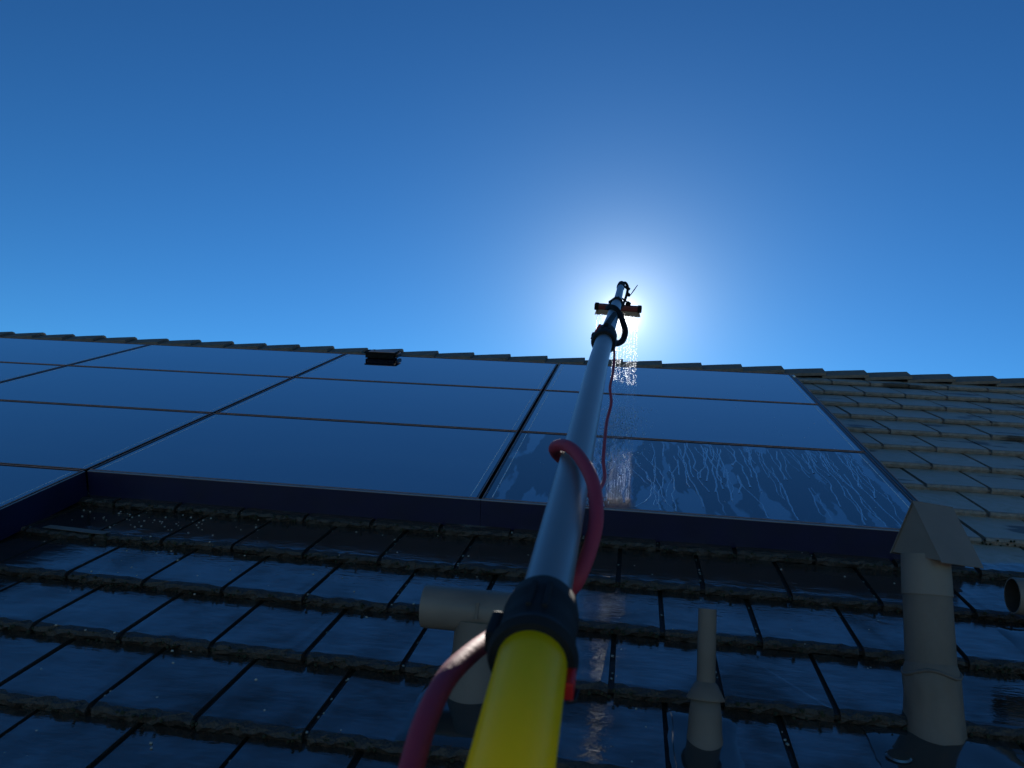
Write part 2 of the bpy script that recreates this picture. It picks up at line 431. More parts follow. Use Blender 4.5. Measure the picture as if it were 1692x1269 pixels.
# ridge caps: angled, each riding on the next one to its right
def cap_mesh(seed):
    rr = random.Random(seed); bm = bmesh.new()
    Lc = .335; fl = .155; th = .022
    world_down = math.sin(PITCH), math.cos(PITCH)
    # section in the roof frame: front foot, apex, back foot (mirrored about the vertical)
    back_a = -2 * PITCH
    def sec(x, lift, j):
        fr = Vector((x, -fl + j, -.012 + lift)); ap = Vector((x, 0, .0 + lift)); bk = Vector((x, math.cos(back_a) * fl, math.sin(back_a) * fl - .012 + lift))
        dn = Vector((0, math.sin(-PITCH) * th, -math.cos(PITCH) * th))
        ap1 = ap + Vector((0, -.014, -.002)); ap2 = ap + Vector((0, .012, -.014))
        return [bm.verts.new(p) for p in (fr, ap1, ap2, bk, bk + dn * .9 + Vector((0, -.008, 0)), ap + dn * 1.1, fr + Vector((0, .002, -th)))]
    ss = [sec(0, -.026, rr.uniform(-.004, .004)), sec(Lc * .5, -.012, rr.uniform(-.003, .003)), sec(Lc, .0, rr.uniform(-.004, .004))]
    for a, b in zip(ss, ss[1:]):
        for k in range(7): bm.faces.new((a[k], a[(k + 1) % 7], b[(k + 1) % 7], b[k]))
    bm.faces.new(ss[0]); bm.faces.new(ss[-1][::-1])
    me = bpy.data.meshes.new('ridge_cap'); bmesh.ops.recalc_face_normals(bm, faces=bm.faces); bm.to_mesh(me); bm.free()
    me.materials.append(M_CAP); return me
def capmat():
    M = Mat('ridge_cap_concrete'); P, Q = M.roofco()
    M.l(M.mix(M.noise(24, 5, P), (.08, .066, .057), (.24, .20, .175)), M.b.inputs['Base Color']); M.set(Roughness=.85)
    M.l(M.bump(M.noise(110, 4, P), .6, .004), M.b.inputs['Normal']); return M.m
M_CAP = capmat()
caps = [cap_mesh(i) for i in range(5)]
u = .36 - .31 * 34
while u < UR:
    link('ridge_cap', caps[rnd.randrange(5)], None, house, T((u - .335, RV + rnd.uniform(-.006, .006), -.052 + rnd.uniform(-.003, .003))) @ Matrix.Rotation(rnd.gauss(0, .007), 4, 'Z') @ Matrix.Rotation(rnd.gauss(0, .01), 4, 'X'))
    u += .31

# ------------------------------------------------------------------ solar panels
def panel(ci, ri, label):
    u1 = -ci * PW - PG / 2; u0 = -(ci + 1) * PW + PG / 2; v0 = ri * PH + PG / 2; v1 = (ri + 1) * PH - PG / 2
    if ri == 2: v1 = 2.955
    if ri == 0: v0 = .004
    if ci == 0: u1 = -.004
    w, h = u1 - u0, v1 - v0
    p = thing('solar_panel', label, 'solar panel', (u0, v0, 0), 'solar panels mounted in a grid on the roof')
    fw = .010; th = .035
    bm = bmesh.new()
    for a in ((0, w, 0, fw), (0, w, h - fw, h), (0, fw, fw + .0005, h - fw - .0005), (w - fw, w, fw + .0005, h - fw - .0005)):
        box(bm, a[0], a[1], a[2], a[3], -th, 0, .0012)
    done(bm, 'frame', M_FRAME, p)
    # pale arris along the frame edges, their highlight lines put into the colour
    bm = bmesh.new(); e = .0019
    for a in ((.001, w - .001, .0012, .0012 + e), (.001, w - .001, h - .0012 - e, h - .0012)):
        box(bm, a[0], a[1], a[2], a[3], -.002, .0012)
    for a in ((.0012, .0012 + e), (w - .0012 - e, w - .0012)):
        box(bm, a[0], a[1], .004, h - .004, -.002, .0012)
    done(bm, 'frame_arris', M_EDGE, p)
    bm = bmesh.new(); box(bm, fw, w - fw, fw, h - fw, -.008, -.0022)
    done(bm, 'glass', M_GLASS2 if (ci == 0 and ri == 0) else M_GLASS, p)
    for x in (.034, w - .036):
        bm = bmesh.new(); n = 6; sl = (h - .05) / n
        for i in range(n): box(bm, x, x + .0036, .025 + i * sl + .006, .025 + (i + 1) * sl - .006, -.0021, -.0014)
        done(bm, 'busbar_ribbon', M_BUS, p)
    bm = bmesh.new(); box(bm, fw + .001, w - fw - .001, fw + .001, h - fw - .001, -th + .003, -.010)
    done(bm, 'backsheet', M_DARK, p)
cols = ['in the right-hand end column', 'in the column just left of the pole', 'in the third column from the right', 'in the fourth column from the right', 'in the far left column']
rows = {0: 'bottom panel', 1: 'middle panel', 2: 'top panel'}
for ci in range(6):
    for ri in range(3):
        if ci == 5 and ri == 0: continue
        lab = f'black solar panel, {rows[ri]} ' + (cols[ci] if ci < 5 else 'of the column past the left edge')
        if (ci, ri) == (0, 0): lab = 'solar panel streaked with running water, beside the tall capped vent'
        if (ci, ri) == (0, 1): lab = 'middle right-hand solar panel splashed with drops behind the thin hose'
        if (ci, ri) == (2, 2): lab = 'top panel whose upper right corner is just left of the black box'
        if (ci, ri) == (3, 0): lab = 'black solar panel just above the inner corner of the navy trim'
        if (ci, ri) == (2, 0): lab = 'clean black bottom panel whose lower left corner is the inner trim corner'
        if (ci, ri) == (3, 0): lab = 'black panel at the left, directly above the lowered corner panel'
        if (ci, ri) == (3, 1): lab = 'middle panel at the left, cut by the long diagonal joint'
        if (ci, ri) == (1, 2): lab = 'top panel with the small black box standing on its upper edge'
        panel(ci, ri, lab)
panel(2, -1, 'lowered black panel in the left corner, one row below the rest')
panel(3, -1, 'lowered black panel beyond the left edge, one row below the rest')

# navy skirt along the foot of the array
def skirt(label, x0, x1, y0, y1, segs, along):
    s = thing('edge_trim', label, 'trim', (0, 0, 0), 'navy sheet trims closing the foot of the solar array')
    for i in range(segs):
        a0 = (x0 + (x1 - x0) * i / segs); a1 = (x0 + (x1 - x0) * (i + 1) / segs) - .0015
        b0 = (y0 + (y1 - y0) * i / segs); b1 = (y0 + (y1 - y0) * (i + 1) / segs) - .0015
        bm = bmesh.new()
        if along == 'u': box(bm, a0, a1, y0 - .016, y0 - .013, -.112, -.002, .0006)
        else: box(bm, x0 + .005, x0 + .008, b0, b1, -.112, -.002, .0006)
        done(bm, 'trim_sheet', M_SKIRT, s)
        bm = bmesh.new()
        if along == 'u': box(bm, a0, a1, y0 - .0155, y0 - .002, -.0018, .0002, .0004)
        else: box(bm, x0 + .001, x0 + .0075, b0, b1, -.0018, .0002, .0004)
        done(bm, 'trim_fold', M_EDGE2, s)
    return s
M_EDGE2 = simple('trim_fold_metal', (.30, .27, .26), .4, .4, 0)
fs = skirt('long navy trim sheet along the foot of the panels above the wet tiles', -2 * PW + .012, .0, .002, .002, 2, 'u')
bm = bmesh.new()
vs = [(0.0005, -.0145, -.002), (.062, -.0145, -.030), (.078, -.0145, -.112), (0.0005, -.0145, -.112)]
A = [bm.verts.new(v) for v in vs]; B = [bm.verts.new((x, y + .003, z)) for x, y, z in vs]
for k in range(4): bm.faces.new((A[k], A[(k + 1) % 4], B[(k + 1) % 4], B[k]))
bm.faces.new(A); bm.faces.new(B[::-1]); done(bm, 'end_flap', M_SKIRT, fs)
skirt('short navy side trim running down from the inner corner at the left', -2 * PW - .001, -2 * PW - .001, -.995, -.016, 1, 'v')
skirt('lower navy trim under the lowered corner panel', -4 * PW, -2 * PW - .002, -.996, -.996, 2, 'u')
# slim rail along the right end of the array
rl = thing('side_rail', 'slim dark rail edging the right end of the solar array', 'rail', (0, 0, 0))
bm = bmesh.new(); box(bm, .004, .022, .002, 2.955, -.05, -.004, .0015); done(bm, 'rail_bar', M_FRAME, rl)
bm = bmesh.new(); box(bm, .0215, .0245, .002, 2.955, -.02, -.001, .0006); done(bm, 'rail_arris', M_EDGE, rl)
bm = bmesh.new(); box(bm, .005, .02, 2.86, 2.90, -.004, .004, .001); done(bm, 'end_clip', M_BUS, rl)

# ------------------------------------------------------------------ small black box at the top of the array
bb = thing('junction_box', 'small black box with a pale lid edge standing at the top of the array', 'box', (-2.975, 2.80, .002))
bm = bmesh.new(); box(bm, -.125, .095, 0, .10, 0, .034, .005); done(bm, 'body', M_DARK, bb)
bm = bmesh.new(); box(bm, -.132, .118, -.004, .11, .0345, .046, .004); done(bm, 'lid', M_DARK, bb)
bm = bmesh.new(); box(bm, -.10, .105, .005, .105, .0463, .0488, .001); done(bm, 'lid_plate', M_EDGE, bb)
bm = bmesh.new(); lathe(bm, [(0.0005, .0488), (.005, .0488), (.005, .056), (.0005, .056)], 10, cx=-.07, cy=.06); done(bm, 'knob', M_DARK, bb, smooth=True)
for x in (-.06, 0.02):
    bm = bmesh.new(); box(bm, x, x + .035, -.008, -.0005, .01, .030, .002); done(bm, 'latch', M_DARK, bb)
bm = bmesh.new(); box(bm, .1005, .122, .02, .12, .006, .03, .002); done(bm, 'foot_bracket', M_FRAME, bb)

# ------------------------------------------------------------------ flues
def apron(parent, w0, w1, d0, d1, lift=.008, loc=(0, 0)):
    """lead sheet dressed over the tiles round a pipe, in the roof's plane"""
    bm = bmesh.new(); nx, ny = 14, 12; rr = random.Random(int(w1 * 1000)); V = []
    for j in range(ny + 1):
        row = []
        for i in range(nx + 1):
            x = w0 + (w1 - w0) * i / nx; y = d0 + (d1 - d0) * j / ny
            ed = min(i, nx - i, j, ny - j)
            z = lift - y * .087 + .0022 * noise.noise(Vector((x * 14, y * 14, w1 * 9))) - (.004 if ed == 0 else 0)
            jx = rr.uniform(-.004, .004) if ed == 0 else 0
            row.append(bm.verts.new((x + jx, y + jx * .7, z)))
        V.append(row)
    for j in range(ny):
        for i in range(nx): bm.faces.new((V[j][i], V[j][i + 1], V[j + 1][i + 1], V[j + 1][i]))
    ext = bmesh.ops.extrude_face_region(bm, geom=bm.faces[:])
    bmesh.ops.translate(bm, verts=[v for v in ext['geom'] if isinstance(v, bmesh.types.BMVert)], vec=(0, 0, -.004))
    return bm
UPR = RF.inverted()   # world-upright frame seen from the roof frame

def pipe_part(bm, r0, r1, z0, z1, seg=36, wall=.003, rough=0, seed=0):
    prof = [(r0, z0), (r0 + (r1 - r0) * .5, (z0 + z1) / 2), (r1, z1), (r1 - wall, z1), (r0 - wall, z0)]
    lathe(bm, prof + [prof[0]], seg)

# small straight pipe
b0 = (-.897, -1.145, -.115)
sv = thing('soil_pipe', 'thin grey vent pipe with a flared collar in front of the right-hand panels', 'vent pipe', b0)
bm = apron(sv, -.08, .08, -.17, .13, .006); done(bm, 'flashing_sheet', M_LEAD, sv, smooth=True)
bm = bmesh.new(); pipe_part(bm, .0215, .0215, .03, .292); done(bm, 'pipe', M_VENT, sv, UPR, smooth=True)
bm = bmesh.new(); lathe(bm, [(.0225, .128), (.026, .124), (.044, .092), (.0435, .089), (.0225, .108), (.0225, .128)], 32); done(bm, 'storm_collar', M_VENT, sv, UPR, smooth=True)
bm = bmesh.new(); lathe(bm, [(.0225, .10), (.033, .088), (.037, .06), (.039, .02), (.043, -.01), (.055, -.045), (.0225, -.045), (.0225, .10)], 32); done(bm, 'boot', M_VENT, sv, UPR, smooth=True)

# T-shaped cowl
def t_vent(b0, label, rp, rt, hl, zc, ap, spin=0, tilt=0):
    t = thing('cowl_vent', label, 'roof vent', b0, 'grey pipe vents with a horizontal half-round cowl')
    K = UPR @ Matrix.Rotation(spin, 4, 'Z')
    bm = apron(t, -.125, .13, *ap); done(bm, 'flashing_sheet', M_LEAD, t, smooth=True)
    bm = bmesh.new(); pipe_part(bm, rp, rp, -.02, zc - rt * .55); done(bm, 'pipe', M_VENT, t, K, smooth=True)
    bm = bmesh.new(); lathe(bm, [(rp + .001, .075), (rp + .005, .06), (rp + .010, .0), (rp + .016, -.05), (rp + .001, -.05), (rp + .001, .075)], 32); done(bm, 'boot', M_VENT, t, K, smooth=True)
    # open-ended drum, thin walled
    bm = bmesh.new(); seg = 36; R_ = []
    for x, r in ((-hl, rt), (-hl + .006, rt + .001), (hl - .006, rt + .001), (hl, rt), (hl, rt - .004), (-hl, rt - .004)):
        R_.append([bm.verts.new((x, r * math.cos(2 * math.pi * k / seg), zc + r * math.sin(2 * math.pi * k / seg))) for k in range(seg)])
    R_.append(R_[0])
    for i, (a, b) in enumerate(zip(R_, R_[1:])):
        for k in range(seg):
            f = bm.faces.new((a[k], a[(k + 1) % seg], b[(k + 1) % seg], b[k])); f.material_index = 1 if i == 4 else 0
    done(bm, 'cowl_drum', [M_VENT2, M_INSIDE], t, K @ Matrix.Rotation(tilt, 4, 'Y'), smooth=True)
    bm = bmesh.new(); box(bm, -.004, .004, -rt - .003, -rt + .002, zc - .02, zc + .02); done(bm, 'seam_clip', M_VENT, t, K)
    return t
t_vent((-1.462, -1.03, -.115), 'grey pipe vent with a horizontal drum cowl, half hidden behind the pole clamp', .062, .054, .150, .182, (-.26, .03, -.004))
t_vent((.118, -.615, -.115), 'grey drum-cowled vent cut by the right edge, its dark open end facing left', .050, .050, .130, .165, (-.07, .19, .013))

# tall flue with gabled cap
tv = thing('flue', 'tall grey flue with a gabled sheet-metal cap standing before the array corner', 'flue', (-.352, -.985, -.115))
bm = apron(tv, -.17, .15, -.29, -.016, -.005); done(bm, 'flashing_sheet', M_LEAD, tv, smooth=True)
bm = bmesh.new(); lathe(bm, [(.0005, .0155), (.024, .0155), (.028, .0115), (.0005, .0115)], 24, ey=.8, cx=-.125, cy=-.15); done(bm, 'nail_patch', M_LEAD, tv, smooth=True)
bm = bmesh.new(); pipe_part(bm, .0585, .0555, -.03, .31, 40)
done(bm, 'lower_pipe', M_VENT, tv, UPR, smooth=True)
bm = bmesh.new(); pipe_part(bm, .0580, .0560, .300, .398, 40); done(bm, 'upper_sleeve', M_VENT2, tv, UPR, smooth=True)
bm = bmesh.new()                                     # crumpled lead boot
prof = [(.057, .140), (.0595, .125), (.062, .10), (.063, .07), (.064, .03), (.066, -.01), (.072, -.05), (.057, -.05), (.057, .14)]
lathe(bm, prof, 48)
for v in bm.verts:
    r = math.hypot(v.co.x, v.co.y)
    if r > .0585:
        k = 1 + .07 * noise.noise(Vector((v.co.x * 40, v.co.y * 40, v.co.z * 55))) + (.03 if .08 < v.co.z < .13 else 0)
        v.co.x *= k; v.co.y *= k; v.co.z += .006 * noise.noise(Vector((v.co.x * 60, v.co.y * 60, 3)))
done(bm, 'boot', M_VENT, tv, UPR, smooth=True)
bm = bmesh.new()                                     # folded ridge of the boot
ring = [Vector((.0635 * math.cos(a), .0635 * math.sin(a), .118 + .007 * math.sin(3 * a + 1))) for a in [2 * math.pi * k / 40 for k in range(41)]]
tube(bm, ring, [.0028 + .0018 * abs(math.sin(i * 1.7)) for i in range(41)], 8); done(bm, 'boot_fold', M_VENT, tv, UPR, smooth=True)
# cap: folded sheet, two sloping leaves and two gable ends
cw = .066; fh = .080; zt = .530; zf = .374; zb = .402
capm = UPR @ T((.024, .0, 0)) @ Matrix.Rotation(math.radians(27), 4, 'Z')
def sheet(bm, pts, th=.0022):
    P = [Vector(p) for p in pts]; n = (P[1] - P[0]).cross(P[2] - P[0]).normalized() * th
    a = [bm.verts.new(p) for p in P]; b = [bm.verts.new(p - n) for p in P]
    bm.faces.new(a); bm.faces.new(b[::-1])
    for k in range(len(P)): bm.faces.new((a[k], b[k], b[(k + 1) % len(P)], a[(k + 1) % len(P)]))
bm = bmesh.new(); sheet(bm, [(-cw, -fh, zf), (cw, -fh, zf), (cw, 0, zt), (-cw, 0, zt)]); done(bm, 'cap_leaf', M_VENT2, tv, capm)
bm = bmesh.new(); sheet(bm, [(cw, fh, zb), (-cw, fh, zb), (-cw, .0, zt), (cw, .0, zt)]); done(bm, 'cap_leaf', M_VENT2, tv, capm)
for sx in (-1, 1):
    bm = bmesh.new(); x = sx * (cw - .004)
    sheet(bm, [(x, -fh * .96, zf + .004), (x, 0, zt - .006), (x, fh * .96, zb + .003)]); done(bm, 'cap_gable', M_VENT2, tv, capm)
bm = bmesh.new(); pipe_part(bm, .036, .036, .385, .45, 24); done(bm, 'inner_neck', M_VENT, tv, UPR, smooth=True)

# ------------------------------------------------------------------ pole
PZ = [(-.5, -1.128, -3.38, .7315), (-.1, -1.141, -2.97, .7285), (.2, -1.1511, -2.6631, .7264), (.4, -1.1578, -2.4576, .7249), (.56, -1.1636, -2.2933, .7238), (.7, -1.1662, -2.1491, .7228), (.88, -1.1689, -1.9636, .7215), (1.28, -1.1753, -1.5515, .7188),
      (1.85, -1.1844, -.9642, .7148), (2.25, -1.1873, -.5515, .7121), (2.8, -1.184, .0172, .7085), (3.2, -1.1853, .4301, .7058), (3.7, -1.187, .9463, .7024), (4.3, -1.1922, 1.5652, .6984)]
def pp(z):
    for a, b in zip(PZ, PZ[1:]):
        if z <= b[0]:
            t = (z - a[0]) / (b[0] - a[0]); return Vector(a[1:]).lerp(Vector(b[1:]), t)
    return Vector(PZ[-1][1:])
def run(z0, z1, n): return [pp(z0 + (z1 - z0) * i / n) for i in range(n + 1)]
pole = thing('water_fed_pole', 'telescopic cleaning pole with a yellow handle rising to a red brush held over the panels', 'cleaning pole')
def ptube(name, mat, z0, z1, r0, r1=None, n=8, seg=40):
    bm = bmesh.new(); r1 = r1 or r0
    tube(bm, run(z0, z1, n), [r0 + (r1 - r0) * i / n for i in range(n + 1)], seg); return done(bm, name, mat, pole, smooth=True)
ptube('yellow_tube', M_YEL, -.45, .615, .0265)
ptube('main_tube', M_POLE, .60, 2.32, .0218, .0245, 14)
ptube('second_tube', M_POLE, 2.25, 3.36, .0215, .0215, 8)
ptube('third_tube', M_POLE, 3.25, 4.24, .0175, .0175, 6)
def clamp(z0, z1, rt, r0, r1, lever_mat, side, big=1.0):
    bm = bmesh.new(); n = 12; pr = []
    for i in range(n + 1):
        t = i / n; z = z0 + (z1 - z0) * t
        r = r0 + (r1 - r0) * t + (.0035 * big if t < .14 else 0) - (.002 * big if .2 < t < .28 else 0) + (.002 * big if .62 < t < .8 else 0)
        if i in (0, n): r -= .004 * big
        pr.append((z, r))
    tube(bm, [pp(z) for z, _ in pr], [r for _, r in pr], 40); c = done(bm, 'clamp', M_CLAMP, pole, smooth=True)
    # split ears with the bolt, on top of the clamp
    ax = (pp(z1) - pp(z0)).normalized(); sx = Vector((1, 0, 0)); upv = Vector((0, 0, 1))
    mid = pp((z0 + z1) / 2)
    bm = bmesh.new()
    for s in (-1, 1):
        q = mid + sx * s * .008 * big + upv * (r1 + .001)
        box(bm, q.x - .003 * big, q.x + .003 * big, q.y - .022 * big, q.y + .030 * big, q.z - .006, q.z + .004 * big, .0015)
    done(bm, 'clamp_ear', M_CLAMP, c)
    bm = bmesh.new(); q = mid + sx * side * (r1 + .006)
    box(bm, q.x - .006 * big, q.x + .006 * big, q.y - .030 * big, q.y + .016 * big, q.z - .013 * big, q.z + .010 * big, .003)
    done(bm, 'clamp_lever', lever_mat, c)
    return c
clamp(.586, .680, 0, .0325, .0290, M_CLAMP, -1, .8)
clamp(2.20, 2.42, 0, .0330, .0270, M_CLAMP, -1, 1.15)
clamp(3.28, 3.38, 0, .0270, .0235, M_CLAMP, 1, .8)
# red tongue on the big clamp's right underside and the lever flag on the second clamp
bm = bmesh.new(); q = pp(.575) + Vector((.0300, 0, -.008)); box(bm, q.x - .004, q.x + .003, q.y - .008, q.y + .016, q.z - .008, q.z + .007, .002); done(bm, 'red_tongue', M_RED, pole)
bm = bmesh.new(); q = pp(.57) + Vector((.033, 0, -.016)); tube(bm, [q + Vector((-.005, -.003, 0)), q, q + Vector((.002, .01, .002))], [.0018, .0025, .0018], 10); done(bm, 'pin', M_FRAME, pole, smooth=True)
bm = bmesh.new()
fl = [(-.031, 0, .012), (-.056, .0, -.034), (-.044, 0, -.040), (-.034, 0, -.032), (-.022, 0, -.022), (-.018, 0, .006)]
base = pp(2.50)
A = [bm.verts.new(base + Vector(p)) for p in fl]; B = [bm.verts.new(base + Vector(p) + Vector((0, .03, 0))) for p in fl]
for k in range(len(fl)): bm.faces.new((A[k], A[(k + 1) % len(fl)], B[(k + 1) % len(fl)], B[k]))
bm.faces.new(A); bm.faces.new(B[::-1]); done(bm, 'red_lever', M_RED, pole)
# coiled black strap: a band across the tube and a loop hanging at its right
band = [pp(3.05) + Vector((-.024, -.03, .012)), pp(2.95) + Vector((-.012, -.02, .025)), pp(2.88) + Vector((.008, -.02, .026)), pp(2.80) + Vector((.026, 0, .012)), pp(2.72) + Vector((.040, 0, -.006)),
        pp(2.66) + Vector((.050, 0, -.028)), pp(2.60) + Vector((.044, 0, -.050)), pp(2.54) + Vector((.026, 0, -.052)), pp(2.48) + Vector((.016, 0, -.034)), pp(2.42) + Vector((.02, 0, -.018)), pp(2.36) + Vector((.022, 0, 0))]
bm = bmesh.new(); tube(bm, spline(band, 6), .0105, 12); done(bm, 'strap_loop', M_DARK, pole, smooth=True)
bm = bmesh.new(); tube(bm, spline([pp(2.34) + Vector((0, 0, .03)), pp(2.5) + Vector((.004, 0, .027)), pp(2.7) + Vector((.01, 0, .024))], 4), .009, 10); done(bm, 'strap_tail', M_CLAMP, pole, smooth=True)
# head: elbow, gooseneck, brush
tip = Vector((-1.192, 1.565, .698))
bm = bmesh.new(); tube(bm, [pp(4.18), tip + Vector((0, .0, 0)), tip + Vector((.002, .03, .006)), tip + Vector((.004, .06, -.004))], [.0215, .0215, .020, .012], 16); done(bm, 'end_socket', M_DARK, pole, smooth=True)
neck = [tip + Vector((.004, .04, .008)), tip + Vector((.022, .10, .010)), tip + Vector((.036, .12, -.02)), tip + Vector((.028, .10, -.07)), tip + Vector((.012, .06, -.115)), tip + Vector((.006, .02, -.132))]
bm = bmesh.new(); tube(bm, spline(neck, 6), .0075, 12); done(bm, 'gooseneck', M_DARK, pole, smooth=True)
for p0, p1, r in (((.020, .03, -.004), (.050, .03, -.020), .010), ((.030, .02, -.040), (.052, .02, -.055), .012), ((.052, .05, -.054), (.090, .06, .004), .0032), ((.05, .04, -.09), (.034, .04, -.118), .016), ((.0, .02, .012), (-.022, .02, -.004), .006)):
    bm = bmesh.new(); a, b = tip + Vector(p0), tip + Vector(p1); tube(bm, [a, (a + b) / 2, b], [r * .7, r, r * .55], 9); done(bm, 'fitting', M_DARK, pole)
bc = Vector((-1.203, 1.587, .566))
tl = Matrix.Rotation(math.radians(2), 4, 'Y')
bm = bmesh.new(); box(bm, -.117, .117, -.030, .030, -.004, .026, .007); done(bm, 'brush_block', M_BRUSH, pole, T(bc) @ tl)
for sx in (-1, 1):
    bm = bmesh.new(); box(bm, sx * .1175 - .012, sx * .1175 + .012, -.033, .033, -.008, .029, .006); done(bm, 'brush_end', M_DARK, pole, T(bc) @ tl)
bm = bmesh.new(); rr = random.Random(3)
for i in range(900):
    x = rr.uniform(-.118, .118); y = rr.uniform(-.028, .028)
    a = Vector((x, y, -.004)); b = a + Vector((x * .06 + rr.uniform(-.003, .003), y * .25 + rr.uniform(-.003, .003), -.026 - rr.uniform(0, .005)))
    r = .0011; c = Vector((r, 0, 0)); d = Vector((0, r, 0))
    v = [bm.verts.new(p) for p in (a - c, a + c, b + c * .6, b - c * .6, a - d, a + d, b + d * .6, b - d * .6)]
    bm.faces.new(v[:4]); bm.faces.new(v[4:])
o = done(bm, 'bristles', M_BRIS, pole, T(bc) @ tl); o['kind'] = 'stuff'
for sx in (-1, 1):
    bm = bmesh.new(); tube(bm, [(sx * .05, .0, .03), (sx * .052, 0, .04), (sx * .03, .01, .055), (0, .02, .07)], .005, 8); done(bm, 'water_jet_tube', M_DARK, pole, T(bc) @ tl, smooth=True)

# ------------------------------------------------------------------ hoses
H1 = [(-1.235, -2.62, .64), (-1.2225, -2.52, .672), (-1.2219, -2.4326, 0.6955), (-1.2236, -2.389, 0.707), (-1.2249, -2.3455, 0.718), (-1.2234, -2.2934, 0.7188), (-1.2184, -2.2335, 0.7049), (-1.2111, -2.1646, 0.6831), (-1.1957, -2.1027, 0.6707), (-1.1742, -2.0589, 0.6664), (-1.1543, -2.0438, 0.6742), (-1.144, -2.0389, 0.6897), (-1.1345, -2.002, 0.7114), (-1.1325, -1.9668, 0.729), (-1.1410, -1.9035, 0.7450), (-1.1625, -1.8332, 0.7535), (-1.1839, -1.7846, 0.7525), (-1.2030, -1.7379, 0.7357), (-1.2073, -1.6729, 0.7062), (-1.1964, -1.6255, 0.6781), (-1.1709, -1.6456, 0.662), (-1.1524, -1.6667, 0.6465), (-1.146, -1.6502, 0.6218)]
bm = bmesh.new(); tube(bm, spline(H1, 7), .0082, 18); o = done(bm, 'supply_hose', M_HOSE, None, RF, smooth=True)
tag(o, 'thick raspberry-red hose spiralling round the pole below the grey tube', 'hose')
H2 = [(-1.146, -1.6502, 0.6218), (-1.1479, -1.5505, 0.606), (-1.1413, -1.4476, 0.5986), (-1.1477, -1.3642, 0.6063), (-1.1504, -1.2378, 0.6188), (-1.1513, -1.1334, 0.6241), (-1.1469, -1.0259, 0.64), (-1.1542, -0.9208, 0.653), (-1.1527, -0.7639, 0.6606), (-1.1558, -0.6046, 0.682), (-1.1658, -0.4971, 0.7085)]
bm = bmesh.new(); tube(bm, spline(H2, 7), .0034, 12); o = done(bm, 'thin_hose', M_HOSE, None, RF, smooth=True)
tag(o, 'thin red hose hanging slack to the right of the grey tube over the panels', 'hose')

# ------------------------------------------------------------------ water
down = UPR @ Vector((0, 0, -1)); down = Vector((0, -math.sin(PITCH), -math.cos(PITCH)))
rr = random.Random(11)
def ico(bm, c, r, st=1.0, sub=1):
    res = bmesh.ops.create_icosphere(bm, subdivisions=sub, radius=r)['verts']
    for v in res: v.co = Vector(v.co) + down * (Vector(v.co).dot(down)) * (st - 1) + c
bm = bmesh.new()
dist = .555 / math.cos(PITCH)
jets = [(x + rr.uniform(-.003, .003), rr.uniform(-.012, .012)) for x in [-.112, -.098, -.085] + [-.012 + .0135 * i for i in range(10)]]
for jx, jy in jets:
    o0 = bc + Vector((jx, jy, -.03)); n = 150 if jx > -.05 else 24
    for i in range(n):
        t = (rr.random() ** .8) * .97
        spread = .0015 + .0085 * t * t
        c = o0 + down * (dist * t) + Vector((rr.gauss(0, spread) + jx * .10 * t, rr.gauss(0, spread), 0))
        ico(bm, c, rr.uniform(.0009, .0021), rr.uniform(1.2, 3.2) if t < .4 else rr.uniform(1, 1.6))
    # unbroken upper thread of the jet
    if jx > -.05 or jx < -.09: tube(bm, [o0, o0 + down * dist * .10, o0 + down * dist * rr.uniform(.18, .34)], [.0011, .0009, .0004], 5)
for f in bm.faces: f.smooth = True
o = done(bm, 'falling_water', M_DROP, None, RF); tag(o, 'curtain of sunlit water drops falling from the brush', 'water', kind='stuff')
# splashes and clinging beads on the glass
bm = bmesh.new()
for i in range(900):
    u = -1.20 + rr.gauss(0, .055) + rr.choice([0, .09, .0]); v = rr.uniform(1.0, 1.68) if i % 3 else rr.uniform(.55, 1.3)
    ico(bm, Vector((u, v, .0005 + rr.random() ** 4 * .05)), rr.uniform(.0012, .0035))
for i in range(60):
    ico(bm, Vector((rr.uniform(-1.5, -.1), rr.uniform(.1, 2.8), 0)), rr.uniform(.001, .0022))
for i in range(60):
    ico(bm, Vector((-1.215 + rr.gauss(0, .035), rr.uniform(.01, .10), .001)), rr.uniform(.002, .005))
for f in bm.faces: f.smooth = True
o = done(bm, 'splash_drops', M_DROP, None, RF); tag(o, 'splashes and beads of water on the glass under the brush', 'water', kind='stuff')
# rivulets running down the lowest right-hand panel
bm = bmesh.new()
def rivulet(u, v, L_, w, amp):
    n = int(L_ / .016) + 3; pts = []; x = u; dx = 0
    for i in range(n):
        dx = dx * .75 + rr.gauss(0, amp); x += dx; pts.append((x, v - L_ * i / (n - 1)))
    prev = None
    for i, (x, y) in enumerate(pts):
        if y < .015: break
        ww = w * (.7 + .5 * rr.random()) * (1.5 if i == n - 1 else 1)
        ring = [bm.verts.new(p) for p in ((x - ww, y, -.0021), (x - ww * .5, y, -.0021 + ww * .34), (x + ww * .5, y, -.0021 + ww * .34), (x + ww, y, -.0021))]
        if prev:
            for k in range(3): bm.faces.new((prev[k], prev[k + 1], ring[k + 1], ring[k]))
        prev = ring
for i in range(80):
    u = rr.uniform(-1.05, -.06); L_ = rr.uniform(.18, .62) if rr.random() < .6 else rr.uniform(.5, .9)
    rivulet(u, rr.uniform(.90, .985) if rr.random() < .7 else rr.uniform(.4, .8), L_, rr.uniform(.0015, .0030), .0013)
for i in range(22): rivulet(-1.215 + rr.gauss(0, .06), rr.uniform(.85, .98), rr.uniform(.4, .95), rr.uniform(.0020, .0040), .0024)
for f in bm.faces: f.smooth = True
o = done(bm, 'rivulets', M_RIV, None, RF); tag(o, 'thin runs of water trickling down the lowest right-hand panel', 'water', kind='stuff')

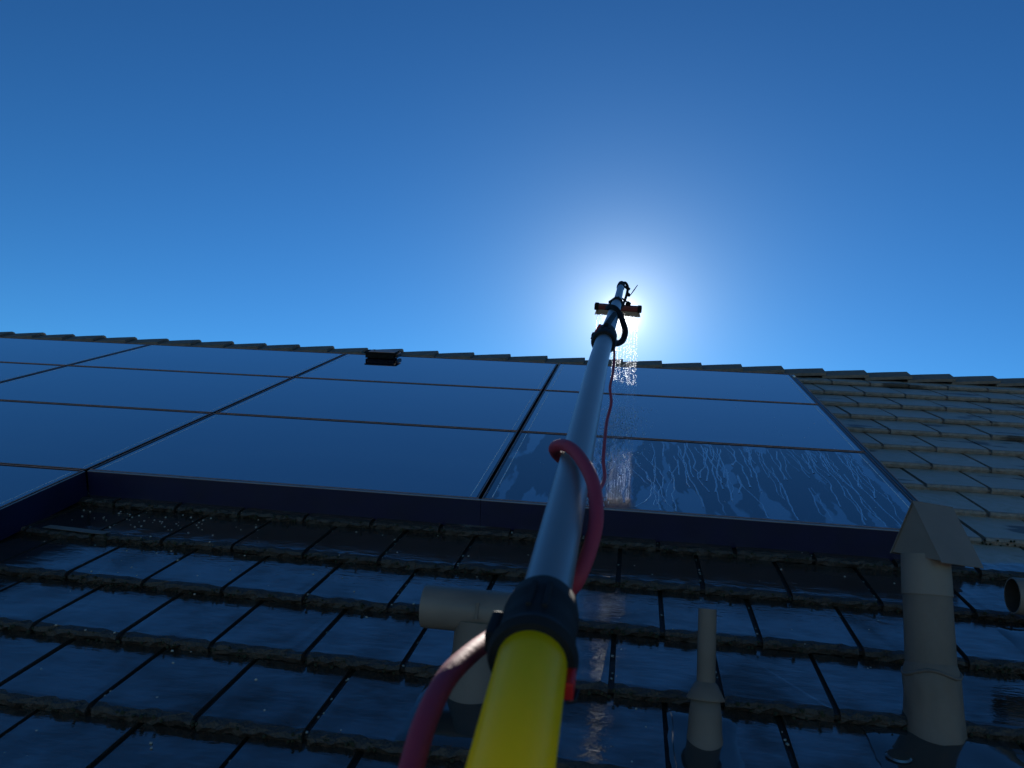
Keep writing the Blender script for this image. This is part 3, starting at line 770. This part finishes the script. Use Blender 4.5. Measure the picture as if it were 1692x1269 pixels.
# ------------------------------------------------------------------ grit and moss on the tiles
bm = bmesh.new()
def row_top(v):
    for a, b in zip(ROWS, ROWS[1:]):
        if a <= v < b: return TN - TH * (v - a) / .31
    return TN
def clump(u, v, s, z=0):
    c = Vector((u, v, row_top(v) + s * .4 + z))
    res = bmesh.ops.create_icosphere(bm, subdivisions=1, radius=s)['verts']
    k = rr.random() * 9
    for q in res:
        d = 1 + .35 * noise.noise(q.co / s + Vector((k, 0, 0))); q.co = Vector((q.co.x * d, q.co.y * d, q.co.z * .6 * d)) + c
for i in range(330):                       # loose over the soaked courses
    u = rr.uniform(-3.2, .3); v = rr.uniform(-1.5, -.03)
    if rr.random() > .25 + .75 * math.exp(-abs(u + 2.7) * 1.4) and rr.random() > .12: continue
    clump(u, v, rr.uniform(.0015, .0044))
for i in range(46):
    u = -2.9 + rr.gauss(0, .22); clump(u, -.22 + rr.gauss(0, .07), rr.uniform(.0018, .0046))
for r, v0 in enumerate(ROWS[:16]):         # caught in the side joints
    if v0 < -1.7: continue
    ph = U0 if r % 2 else U0 + TW / 2
    for k in range(-6, 10):
        u = ph + TW * k - GAP * .5
        for j in range(rr.choice((0, 1, 2, 3, 5))):
            clump(u + rr.uniform(-.003, .003), v0 + rr.uniform(.01, .29), rr.uniform(.0022, .0050), -.008)
o = done(bm, 'loose_grit', M_GRIT, None, RF); tag(o, 'pale grit and crumbs of lichen scattered over the wet tiles and their joints', 'grit', kind='stuff')
bm = bmesh.new()
for r, v0 in enumerate(ROWS[9:16]):        # moss clinging under the broken lips
    for i in range(240):
        u = rr.uniform(-3.6, .6); s = rr.uniform(.0016, .0058)
        res = bmesh.ops.create_icosphere(bm, subdivisions=1, radius=s)['verts']; c = Vector((u, v0 - .003 + rr.uniform(-.004, .004), TN - rr.uniform(.001, .026)))
        for q in res: q.co = q.co * (1 + rr.uniform(-.3, .3)) + c
o = done(bm, 'lip_moss', M_MOSS, None, RF); tag(o, 'dark moss clinging to the broken front edges of the wet tiles', 'moss', kind='stuff')
# a bent strip of sheet lying on the tiles near the inner corner
bm = bmesh.new(); pts = [(-3.22, -.372), (-3.12, -.378), (-3.02, -.385), (-2.965, -.386)]
A = [bm.verts.new((x, y, TN + .004)) for x, y in pts]; B = [bm.verts.new((x + .01, y + .03, TN + .0025)) for x, y in pts]
for k in range(3): bm.faces.new((A[k], A[k + 1], B[k + 1], B[k]))
ex = bmesh.ops.extrude_face_region(bm, geom=bm.faces[:]); bmesh.ops.translate(bm, verts=[v for v in ex['geom'] if isinstance(v, bmesh.types.BMVert)], vec=(0, 0, -.0012))
o = done(bm, 'metal_strip', M_VENT2, None, RF); tag(o, 'pale bent metal strip lying on the tiles near the inner trim corner', 'strip')
